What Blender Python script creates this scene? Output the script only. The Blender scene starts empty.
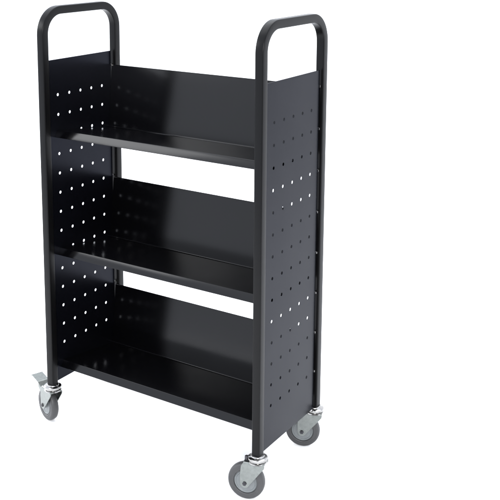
import bpy, bmesh, math, random
from mathutils import Vector, Matrix
random.seed(3)
PI = math.pi
scene = bpy.context.scene
col = scene.collection

# ---------------------------------------------------------------- materials
def new_mat(name):
    m = bpy.data.materials.new(name); m.use_nodes = True
    nt = m.node_tree; b = nt.nodes['Principled BSDF']
    return m, nt, b

def paint(name, base, rough, bump=0.05, scale=900.0, ior=1.5, wear=0.06, tint=(1, 1, 1), wave=0.0):
    """semi-gloss powder coat: fine orange-peel grain, faint uneven gloss"""
    m, nt, b = new_mat(name)
    b.inputs['Base Color'].default_value = (*base, 1)
    b.inputs['IOR'].default_value = ior
    tc = nt.nodes.new('ShaderNodeTexCoord')
    n1 = nt.nodes.new('ShaderNodeTexNoise'); n1.inputs['Scale'].default_value = scale
    n1.inputs['Detail'].default_value = 2.0
    n2 = nt.nodes.new('ShaderNodeTexNoise'); n2.inputs['Scale'].default_value = 9.0
    n2.inputs['Detail'].default_value = 6.0
    nt.links.new(tc.outputs['Object'], n1.inputs['Vector'])
    nt.links.new(tc.outputs['Object'], n2.inputs['Vector'])
    bp = nt.nodes.new('ShaderNodeBump'); bp.inputs['Strength'].default_value = bump
    bp.inputs['Distance'].default_value = 0.0006
    nt.links.new(n1.outputs['Fac'], bp.inputs['Height'])
    b.inputs['Specular Tint'].default_value = (*tint, 1)
    if wave:                                            # sheet metal is never quite flat
        n3 = nt.nodes.new('ShaderNodeTexNoise'); n3.inputs['Scale'].default_value = 5.0
        n3.inputs['Detail'].default_value = 1.0
        nt.links.new(tc.outputs['Object'], n3.inputs['Vector'])
        b3 = nt.nodes.new('ShaderNodeBump'); b3.inputs['Strength'].default_value = 1.0
        b3.inputs['Distance'].default_value = wave
        nt.links.new(n3.outputs['Fac'], b3.inputs['Height'])
        nt.links.new(b3.outputs['Normal'], bp.inputs['Normal'])
    nt.links.new(bp.outputs['Normal'], b.inputs['Normal'])
    mr = nt.nodes.new('ShaderNodeMapRange')
    mr.inputs['From Min'].default_value = 0.0; mr.inputs['From Max'].default_value = 1.0
    mr.inputs['To Min'].default_value = rough - wear / 2; mr.inputs['To Max'].default_value = rough + wear / 2
    nt.links.new(n2.outputs['Fac'], mr.inputs['Value'])
    nt.links.new(mr.outputs['Result'], b.inputs['Roughness'])
    return m

def metal(name, base, rough, grain=0.12):
    m, nt, b = new_mat(name)
    b.inputs['Metallic'].default_value = 1.0
    tc = nt.nodes.new('ShaderNodeTexCoord')
    n = nt.nodes.new('ShaderNodeTexNoise'); n.inputs['Scale'].default_value = 140.0
    n.inputs['Detail'].default_value = 5.0
    nt.links.new(tc.outputs['Object'], n.inputs['Vector'])
    r = nt.nodes.new('ShaderNodeValToRGB')
    r.color_ramp.elements[0].position = 0.3; r.color_ramp.elements[1].position = 0.7
    r.color_ramp.elements[0].color = (*[c * 0.8 for c in base], 1)
    r.color_ramp.elements[1].color = (*base, 1)
    nt.links.new(n.outputs['Fac'], r.inputs['Fac'])
    nt.links.new(r.outputs['Color'], b.inputs['Base Color'])
    mr = nt.nodes.new('ShaderNodeMapRange')
    mr.inputs['To Min'].default_value = rough - grain / 2; mr.inputs['To Max'].default_value = rough + grain / 2
    nt.links.new(n.outputs['Fac'], mr.inputs['Value'])
    nt.links.new(mr.outputs['Result'], b.inputs['Roughness'])
    return m

def plastic(name, base, rough, var=0.15, scale=60):
    m, nt, b = new_mat(name)
    tc = nt.nodes.new('ShaderNodeTexCoord')
    n = nt.nodes.new('ShaderNodeTexNoise'); n.inputs['Scale'].default_value = scale
    n.inputs['Detail'].default_value = 5.0
    nt.links.new(tc.outputs['Object'], n.inputs['Vector'])
    r = nt.nodes.new('ShaderNodeValToRGB')
    r.color_ramp.elements[0].position = 0.3; r.color_ramp.elements[1].position = 0.7
    r.color_ramp.elements[0].color = (*[c * (1 - var) for c in base], 1)
    r.color_ramp.elements[1].color = (*[c * (1 + var) for c in base], 1)
    nt.links.new(n.outputs['Fac'], r.inputs['Fac'])
    nt.links.new(r.outputs['Color'], b.inputs['Base Color'])
    b.inputs['Roughness'].default_value = rough
    bp = nt.nodes.new('ShaderNodeBump'); bp.inputs['Strength'].default_value = 0.15
    bp.inputs['Distance'].default_value = 0.0005
    nt.links.new(n.outputs['Fac'], bp.inputs['Height'])
    nt.links.new(bp.outputs['Normal'], b.inputs['Normal'])
    return m

M_TUBE = paint('black_tube_enamel', (0.002, 0.002, 0.0022), 0.30, ior=1.23)
M_PANEL = paint('black_panel_enamel', (0.0015, 0.0016, 0.0024), 0.25, ior=1.215, tint=(0.58, 0.66, 1.0), wave=0.0012)
M_SHELF = paint('black_shelf_enamel', (0.0014, 0.0014, 0.0018), 0.15, ior=1.33, wave=0.0012)
M_CHROME = metal('bright_zinc', (0.34, 0.335, 0.325), 0.14)
M_ZINC = metal('zinc_plated_steel', (0.205, 0.218, 0.208), 0.33)
M_BOLT = metal('dark_steel', (0.06, 0.06, 0.065), 0.35)
M_TYRE = plastic('grey_rubber', (0.028, 0.028, 0.029), 0.5)
M_HUB = plastic('grey_nylon', (0.110, 0.120, 0.123), 0.42, 0.1)
M_STUDIO = plastic('white_paper', (0.90, 0.90, 0.90), 0.9, 0.01, 3)

# ---------------------------------------------------------------- helpers
def link(name, bm, mat, parent=None, smooth=False, bevel=0.0, angle=35, seg=2):
    bmesh.ops.remove_doubles(bm, verts=bm.verts, dist=1e-6)
    bmesh.ops.recalc_face_normals(bm, faces=bm.faces)
    me = bpy.data.meshes.new(name); bm.to_mesh(me); bm.free()
    me.materials.append(mat)
    o = bpy.data.objects.new(name, me); col.objects.link(o)
    if parent: o.parent = parent
    if smooth:
        me.shade_smooth()
        me.set_sharp_from_angle(angle=math.radians(angle))
    if bevel:
        mod = o.modifiers.new('edge', 'BEVEL'); mod.width = bevel; mod.segments = seg
        mod.limit_method = 'ANGLE'; mod.angle_limit = math.radians(40); mod.harden_normals = False
    return o

def loft(bm, rings, close=True, caps=True):
    vs = [[bm.verts.new(p) for p in r] for r in rings]
    n = len(rings[0])
    for a, b in zip(vs, vs[1:]):
        for i in range(n if close else n - 1):
            j = (i + 1) % n
            bm.faces.new((a[i], a[j], b[j], b[i]))
    if caps:
        bm.faces.new(vs[0]); bm.faces.new(list(reversed(vs[-1])))

def box(bm, lo, hi):
    x0, y0, z0 = lo; x1, y1, z1 = hi
    loft(bm, [[(x0, y0, z0), (x1, y0, z0), (x1, y1, z0), (x0, y1, z0)],
              [(x0, y0, z1), (x1, y0, z1), (x1, y1, z1), (x0, y1, z1)]])

def lathe(bm, prof, axis='z', c=(0, 0, 0), n=48):
    """prof: list of (radius, height) revolved about axis through c; closed where radius is 0"""
    rings = []
    for k in range(n):
        a = 2 * PI * k / n
        r_ = []
        for r, h in prof:
            u, v = r * math.cos(a), r * math.sin(a)
            p = (u, v, h) if axis == 'z' else (u, h, v)
            r_.append((p[0] + c[0], p[1] + c[1], p[2] + c[2]))
        rings.append(r_)
    vs = [[bm.verts.new(p) for p in r] for r in rings]
    m = len(prof)
    for k in range(n):
        a, b = vs[k], vs[(k + 1) % n]
        for i in range(m - 1):
            if prof[i][0] < 1e-9 and prof[i + 1][0] < 1e-9: continue
            if prof[i][0] < 1e-9: f = (a[i], a[i + 1], b[i + 1])
            elif prof[i + 1][0] < 1e-9: f = (a[i], a[i + 1], b[i])
            else: f = (a[i], a[i + 1], b[i + 1], b[i])
            bm.faces.new(f)

def fillet(pts, r, seg=5):
    """round the inner corners of an open 2D polyline"""
    out = [Vector(pts[0])]
    for i in range(1, len(pts) - 1):
        p = Vector(pts[i]); a = (Vector(pts[i - 1]) - p); b = (Vector(pts[i + 1]) - p)
        ri = r[i] if isinstance(r, (list, tuple)) else r
        ang = a.angle(b); d = min(ri / math.tan(ang / 2), a.length * 0.45, b.length * 0.45)
        rr = d * math.tan(ang / 2)
        a.normalize(); b.normalize()
        cen = p + (a + b).normalized() * (rr / math.sin(ang / 2))
        s = p + a * d - cen; e = p + b * d - cen
        for k in range(seg + 1):
            v = s.lerp(e, k / seg)
            # spherical step for an even arc
            th = s.angle(e)
            v = (s * math.sin((1 - k / seg) * th) + e * math.sin(k / seg * th)) / math.sin(th)
            out.append(cen + v)
    out.append(Vector(pts[-1]))
    return out

def thicken(pts, t):
    """closed outline of a polyline given thickness t (offset to the left side)"""
    off = []
    for i, p in enumerate(pts):
        d0 = (pts[i] - pts[i - 1]).normalized() if i else None
        d1 = (pts[i + 1] - pts[i]).normalized() if i < len(pts) - 1 else None
        d = (d0 or d1) if not (d0 and d1) else (d0 + d1).normalized()
        nrm = Vector((-d.y, d.x))
        k = 1.0 if not (d0 and d1) else 1.0 / max(0.4, nrm.dot(Vector((-d1.y, d1.x))))
        off.append(p + nrm * t * k)
    return list(pts) + off[::-1]

# ---------------------------------------------------------------- dimensions (m)
W, D, H = 0.68444, 0.31236, 1.1485
S = 0.0217
ZC = 0.1087            # bottom of the legs, top of the casters
XI, XO = 0.0089, 0.0075
PT, PB = 1.0065, 0.1073
HY0, HDY, HZ0, HDZ, NR = 0.06497, 0.04502, 0.91105, 0.05378, 14
YEND = D - S - 0.0056

cart = bpy.data.objects.new('book_cart', None); col.objects.link(cart)
cart['label'] = 'black steel book cart with three sloping shelves, perforated end panels and grey caster wheels'
cart['category'] = 'book cart'

# ---------------------------------------------------------------- end frames: bent square tube
def end_frame(x0, label):
    R = 0.062                       # centre-line bend radius
    h = S / 2
    ya, yb, zt = h, D - h, H - h
    path = [(ya, ZC), (ya, 0.5), (ya, zt - R)]
    for k in range(1, 15):
        a = PI - k / 14 * PI / 2
        path.append((ya + R + R * math.cos(a), zt - R + R * math.sin(a)))
    path.append((yb - R, zt))
    for k in range(1, 15):
        a = PI / 2 - k / 14 * PI / 2
        path.append((yb - R + R * math.cos(a), zt - R + R * math.sin(a)))
    path += [(yb, 0.5), (yb, ZC)]
    rc = 0.0024; prof = []
    for cx_, cy_, a0 in ((h - rc, h - rc, 0), (-h + rc, h - rc, 90), (-h + rc, -h + rc, 180), (h - rc, -h + rc, 270)):
        for k in range(5):
            a = math.radians(a0 + k * 22.5)
            prof.append((cx_ + rc * math.cos(a), cy_ + rc * math.sin(a)))
    rings = []
    P = [Vector(p) for p in path]
    for i, p in enumerate(P):
        d = (P[min(i + 1, len(P) - 1)] - P[max(i - 1, 0)]).normalized()
        nrm = Vector((-d.y, d.x))   # in the (y,z) plane
        rings.append([(x0 + h + u, p.x + nrm.x * v, p.y + nrm.y * v) for u, v in prof])
    bm = bmesh.new(); loft(bm, rings)
    o = link('end_frame', bm, M_TUBE, cart, smooth=True, angle=50)
    o['label'] = label
    return o
end_frame(0, 'left bent square-tube frame with a rounded handle at its top')
end_frame(W - S, 'right bent square-tube frame with a rounded handle at its top')

# ---------------------------------------------------------------- perforated side panels
def side_panel(xa, xb, outer, label):
    ys = [S + 0.0004] + [HY0 + (c + .5) * HDY for c in range(4)] + [YEND]
    zs = [PT] + [HZ0 - (r + .5) * HDZ for r in range(-1, NR)] + [PB]
    hr = 0.0040; N = 16
    bm = bmesh.new(); strips = []
    cache = {}
    def V(x, y, z):
        k = (round(x, 6), round(y, 6), round(z, 6))
        if k not in cache: cache[k] = bm.verts.new((x, y, z))
        return cache[k]
    dirs = [2 * PI * k / N for k in range(N)]
    for x in (xa, xb):
        for ci in range(5):
            y0, y1 = ys[ci], ys[ci + 1]
            for ri in range(len(zs) - 1):
                z1, z0 = zs[ri], zs[ri + 1]
                if ri == 0 or ri == len(zs) - 2:
                    strips.append((x, y0, y1, z0, z1, z0 if ri == 0 else z1)); continue
                cy, cz = HY0 + ci * HDY, HZ0 - (ri - 1) * HDZ
                ring, rim = [], []
                for a in dirs:
                    ca, sa = math.cos(a), math.sin(a)
                    ring.append(V(x, cy + hr * ca, cz + hr * sa))
                    # project on the cell's rectangle
                    tx = ((y1 - cy) / ca if ca > 1e-9 else (y0 - cy) / ca if ca < -1e-9 else 1e9)
                    tz = ((z1 - cz) / sa if sa > 1e-9 else (z0 - cz) / sa if sa < -1e-9 else 1e9)
                    if k_corner(a, N):
                        yy = y1 if ca > 0 else y0; zz = z1 if sa > 0 else z0
                    else:
                        t = min(tx, tz); yy, zz = cy + t * ca, cz + t * sa
                        if abs(sa) > abs(ca): zz = z1 if sa > 0 else z0; yy = cy + (zz - cz) / sa * ca; yy = min(max(yy, y0), y1)
                        else: yy = y1 if ca > 0 else y0; zz = cz + (yy - cy) / ca * sa; zz = min(max(zz, z0), z1)
                    rim.append(V(x, yy, zz))
                for k in range(N):
                    j = (k + 1) % N
                    f = []
                    for v in (ring[k], rim[k], rim[j], ring[j]):
                        if v not in f: f.append(v)
                    if len(f) > 2: bm.faces.new(f)
    for x, y0, y1, z0, z1, zsh in strips:               # plain margins above and below the holes
        ys_ = sorted(k[1] for k in cache if k[0] == round(x, 6) and abs(k[2] - round(zsh, 6)) < 2e-6 and y0 + 1e-5 < k[1] < y1 - 1e-5)
        lo_ = [V(x, y0, z0)] + ([V(x, y, zsh) for y in ys_] if zsh == z0 else []) + [V(x, y1, z0)]
        hi_ = [V(x, y1, z1)] + ([V(x, y, zsh) for y in reversed(ys_)] if zsh == z1 else []) + [V(x, y0, z1)]
        bm.faces.new(lo_ + hi_)
    # hole walls
    for ci in range(5):
        for r in range(NR):
            cy, cz = HY0 + ci * HDY, HZ0 - r * HDZ
            a_ = [V(xa, cy + hr * math.cos(a), cz + hr * math.sin(a)) for a in dirs]
            b_ = [V(xb, cy + hr * math.cos(a), cz + hr * math.sin(a)) for a in dirs]
            for k in range(N):
                j = (k + 1) % N
                bm.faces.new((a_[k], a_[j], b_[j], b_[k]))
    # outer rim of the sheet
    bm.edges.ensure_lookup_table()
    be = [e for e in bm.edges if len(e.link_faces) == 1 and abs(e.verts[0].co.x - xa) < 1e-6]
    for e in be:
        p, q = e.verts[0].co, e.verts[1].co
        k1, k2 = (round(xb, 6), round(p.y, 6), round(p.z, 6)), (round(xb, 6), round(q.y, 6), round(q.z, 6))
        if k1 in cache and k2 in cache: bm.faces.new((e.verts[0], e.verts[1], cache[k2], cache[k1]))
    o = link('side_panel', bm, M_PANEL, cart, bevel=0.0004)
    o['label'] = label
    # spot-weld tabs in the gap between sheet and rear post
    for k in range(8):
        z = PT - 0.0405 - k * 0.1076
        b = bmesh.new()
        xm = (xa + xb) / 2
        box(b, (xm - 0.0032, YEND - 0.0008, z - 0.0028), (xm + 0.0032, D - S - 0.0003, z + 0.0028))
        link('tab', b, M_CHROME, o, bevel=0.0006)
    return o
def k_corner(a, N):
    q = a / (PI / 4)
    return abs(q - round(q)) < 1e-6 and int(round(q)) % 2 == 1
side_panel(XI - 0.0014, XI, -1, 'left perforated sheet-metal end panel')
side_panel(W - XO, W - XO - 0.0014, 1, 'right perforated sheet-metal end panel')

# ---------------------------------------------------------------- V-shaped shelves
def shelf(dz, label):
    pts = [(0.0595, 0.7952), (0.0490, 0.7974), (0.0579, 0.8165), (0.2715, 0.7890), (0.2885, 0.9673), (0.2895, 0.9655)]
    pts = [(y, z - dz) for y, z in pts]
    fl = fillet(pts, [0, 0.0008, 0.0011, 0.003, 0.0006, 0], 5)
    out = thicken(fl, -0.0012)
    x0, x1 = XI + 0.0003, W - XO - 0.0014 - 0.0003
    bm = bmesh.new()
    loft(bm, [[(x, p.x, p.y) for p in out] for x in (x0, x1)])
    o = link('shelf', bm, M_SHELF, cart, smooth=True, angle=30)
    o['label'] = label
    return o
shelf(0.0, 'top sloping shelf with tall back sheet')
shelf(0.3288, 'middle sloping shelf with tall back sheet')
shelf(0.6559, 'bottom sloping shelf with tall back sheet')

# ---------------------------------------------------------------- casters
RW = 0.0460
ZG = -0.0085             # floor level
CH = ZC - ZG            # caster height
def build_caster(brake, tr=0.031):
    """caster standing on z = 0 whose swivel head meets the leg at CH; wheel trails along -x"""
    bm = bmesh.new()                                    # swivel head: stem washer and two raceways
    q = CH - 0.1087
    lathe(bm, [(r, z + q) for r, z in [(0, 0.1086), (0.0150, 0.1086), (0.0165, 0.1076), (0.0170, 0.1060), (0.0205, 0.1052), (0.0236, 0.1036),
               (0.0243, 0.1006), (0.0236, 0.0978), (0.0215, 0.0962), (0.0208, 0.0948), (0.0230, 0.0938),
               (0.0236, 0.0915), (0.0225, 0.0900), (0.0150, 0.0893), (0, 0.0893)]], 'z', n=56)
    root = link('caster', bm, M_CHROME, cart, smooth=True, angle=40)
    # fork: two cheeks and a bridge plate, one folded sheet
    bm = bmesh.new()
    g = 0.0160; t = 0.0024
    def arc(c, r, a0, a1, n):
        return [(c[0] + r * math.cos(math.radians(a0 + (a1 - a0) * k / n)), c[1] + r * math.sin(math.radians(a0 + (a1 - a0) * k / n))) for k in range(n + 1)]
    outline = [(0.0215, 0.0905 + q), (0.0210, 0.0840 + q), (0.0150, 0.0760 + q)]
    outline += arc((-tr, RW), 0.0115, -38, -175, 10)
    outline += [(-tr - 0.0120, 0.066), (-tr - 0.0095, 0.082 + q), (-tr - 0.0045, 0.0905 + q)]
    for s in (-1, 1):
        loft(bm, [[(x, yy, z) for x, z in outline] for yy in (s * g, s * (g + t))])
    pr = [(-g - t, 0.0900)] + [(-g - t + 0.004 - 0.004 * math.cos(a), 0.0900 + 0.004 * math.sin(a)) for a in (0.4, 0.8, 1.2, 1.57)]
    pr = pr + [(-u, v) for u, v in pr[::-1]]
    pr2 = pr + [(g, 0.0899), (-g, 0.0899)]
    loft(bm, [[(x, u, v - 0.0006 + q) for u, v in pr2] for x in (-tr - 0.0040, 0.0210)])
    link('fork', bm, M_ZINC, root, bevel=0.0007)
    # axle bolt
    bm = bmesh.new()
    L = g + t
    lathe(bm, [(0, -L - 0.0040), (0.0022, -L - 0.0040), (0.0026, -L - 0.0034), (0.0026, -L - 0.0026), (0.0048, -L - 0.0026), (0.0054, -L - 0.0018),
               (0.0054, -L), (0.0036, -L), (0.0036, L), (0.0058, L), (0.0058, L + 0.003), (0, L + 0.0032)], 'y', (-tr, 0, RW), 6)
    link('axle_bolt', bm, M_BOLT, root, bevel=0.0004)
    # tyre
    bm = bmesh.new()
    w = 0.0115; k_ = RW - 0.0455
    prof = [(0.0291, -w * .78), (0.0298, -w * .93), (0.0312, -w * 1.0), (0.0328, -w), (0.0336, -w * .93), (0.0365, -w * .96), (0.0405 + k_, -w * .96), (0.0437 + k_, -w * .76), (0.0450 + k_, -w * .42), (RW, 0)]
    prof = prof + [(r, -h) for r, h in prof[::-1][1:]]
    prof = prof + [prof[0]]
    lathe(bm, prof, 'y', (-tr, 0, RW), 72)
    link('tyre', bm, M_TYRE, root, smooth=True, angle=60)
    # hub with a raised lip and boss
    bm = bmesh.new()
    hp = [(0.0036, -0.0150), (0.0085, -0.0150), (0.0092, -0.0142), (0.0098, -0.0092), (0.0120, -0.0086), (0.0235, -0.0088), (0.0250, -0.0102), (0.0272, -0.0104), (0.0278, -0.0086), (0.0292, -0.0082)]
    hp = hp + [(r, -h) for r, h in hp[::-1]] + [hp[0]]
    lathe(bm, hp, 'y', (-tr, 0, RW), 64)
    link('wheel_hub', bm, M_HUB, root, smooth=True, angle=35)
    if brake:
        bm = bmesh.new()
        X = -tr
        pl = [(X + 0.011, 0.0865), (X - 0.015, 0.0845), (X - 0.030, 0.0945), (X - 0.070, 0.1005), (X - 0.074, 0.0965)]
        pl = fillet([(x, z + q) for x, z in pl], [0, .005, .010, .003, 0], 5)
        out = thicken(pl, 0.0022)
        loft(bm, [[(p.x, yy, p.y) for p in out] for yy in (-0.0165, 0.0165)])
        for s in (-1, 1):                               # side ears hugging the wheel
            o2 = [(X + .007, 0.0865), (X - .014, 0.0850), (X - .0295, 0.0930), (X - .030, 0.0800), (X - .017, 0.0690), (X - .001, 0.0700)]
            loft(bm, [[(x, s * 0.0140, z + q) for x, z in o2], [(x, s * 0.0156, z + q) for x, z in o2]])
        link('brake_pedal', bm, M_ZINC, root, bevel=0.0006)
    else:
        bm = bmesh.new()                                # dark locking nut on the fork's shoulder
        lathe(bm, [(0, 0.1045 + q), (0.0040, 0.1045 + q), (0.0052, 0.1030 + q), (0.0055, 0.0955 + q), (0, 0.0950 + q)], 'z', (-tr + 0.0015, -0.006, 0), 6)
        box(bm, (-tr - 0.003, -0.010, 0.0925 + q), (-0.0180, 0.001, 0.0955 + q))
        link('swivel_bolt', bm, M_BOLT, root, bevel=0.0005)
    return root
c_plain = build_caster(False, 0.027); c_brake = build_caster(True)
def place(c, x, y, deg, label):
    c.location = (x, y, ZG); c.rotation_euler = (0, 0, math.radians(deg)); c['label'] = label
def dup(root):
    r = root.copy(); col.objects.link(r); r.parent = cart
    for ch in root.children:
        c = ch.copy(); col.objects.link(c); c.parent = r
    return r
c_b2 = build_caster(False, 0.031); c_b3 = dup(c_brake)
h = S / 2
place(c_plain, W - h, h, 14.5, 'front right swivel caster with grey wheel seen from its side')
place(c_b2, W - h, D - h, 19.4, 'rear right swivel caster')
place(c_brake, h, h, -20.6, 'front left swivel caster with a brake pedal')
place(c_b3, h, D - h, 10, 'rear left swivel caster')

# ---------------------------------------------------------------- studio sweep
bm = bmesh.new()
prof = [(-1.6, 0.0), (3.2, 0.0)]
for k in range(1, 17):
    a = -PI / 2 + k / 16 * PI / 2
    prof.append((3.2 + 1.2 * math.cos(a), 1.2 + 1.2 * math.sin(a)))
prof.append((4.4, 3.6))
xs = (-5.5, 6.0)
vs = [[bm.verts.new((x, y, z + ZG)) for x in xs] for y, z in prof]
for a, b in zip(vs, vs[1:]): bm.faces.new((a[0], a[1], b[1], b[0]))
sweep = link('backdrop', bm, M_STUDIO, None, smooth=True, angle=60)
for p in sweep.data.polygons:
    pass
sweep['kind'] = 'structure'

# ---------------------------------------------------------------- light
world = bpy.data.worlds.new('World'); scene.world = world; world.use_nodes = True
wt = world.node_tree; bg = wt.nodes['Background']
bg.inputs['Strength'].default_value = 2.3
# white studio all round, dark patch added camera-side to give the metal contrast
tcw = wt.nodes.new('ShaderNodeTexCoord')
dot = wt.nodes.new('ShaderNodeVectorMath'); dot.operation = 'DOT_PRODUCT'
dv = Vector((0.60, -0.78, 0.16)).normalized()
dot.inputs[1].default_value = dv
nrm = wt.nodes.new('ShaderNodeVectorMath'); nrm.operation = 'NORMALIZE'
wt.links.new(tcw.outputs['Generated'], nrm.inputs[0])
wt.links.new(nrm.outputs['Vector'], dot.inputs[0])
rw = wt.nodes.new('ShaderNodeValToRGB')
rw.color_ramp.interpolation = 'EASE'
rw.color_ramp.elements[0].position = 0.72; rw.color_ramp.elements[0].color = (0.86, 0.905, 1.0, 1)
rw.color_ramp.elements[1].position = 0.90; rw.color_ramp.elements[1].color = (0.10, 0.10, 0.11, 1)
wt.links.new(dot.outputs['Value'], rw.inputs['Fac'])
wt.links.new(rw.outputs['Color'], bg.inputs['Color'])

def area_lamp(name, loc, target, sx, sy, power, color=(1, 1, 1)):
    l = bpy.data.lights.new(name, 'AREA'); l.shape = 'RECTANGLE'; l.size = sx; l.size_y = sy
    l.energy = power; l.color = color
    o = bpy.data.objects.new(name, l); col.objects.link(o)
    o.location = loc
    o.rotation_euler = (Vector(target) - Vector(loc)).to_track_quat('-Z', 'Y').to_euler()
    return o
area_lamp('overhead_floor_wash', (0.3, 1.0, 4.2), (0.3, 1.0, 0), 5.0, 4.5, 150)  # added lamp that lifts the whole floor to white
area_lamp('key_softbox', (-2.2, -1.9, 2.35), (0.2, 0.1, 0.8), 1.8, 1.0, 40)
area_lamp('side_shadow_fill', (-2.8, 0.5, 1.2), (0.2, 0.2, 0.0), 1.4, 1.0, 90)  # added lamp, lightens the shadow on the floor under the cart
area_lamp('front_shadow_fill', (2.3, -2.4, 1.9), (0.3, 0.1, 0.0), 1.2, 1.0, 125)  # added floor wash, clears the shadow left below the shelves

# ---------------------------------------------------------------- camera
cam = bpy.data.cameras.new('camera'); co = bpy.data.objects.new('camera', cam); col.objects.link(co)
co.location = (1.77779, -1.82453, 1.35526)
co.rotation_euler = (1.39681, -0.00328, 0.57855)
cam.sensor_width = 36; cam.lens = 969.744 / 500 * 36
cam.shift_x = (250 - 226.35) / 500
cam.shift_y = (96.61 - 250) / 500
cam.clip_start = 0.01; cam.clip_end = 100
scene.camera = co

scene.view_settings.view_transform = 'Standard'
scene.view_settings.look = 'None'
scene.view_settings.exposure = 0
scene.view_settings.gamma = 1
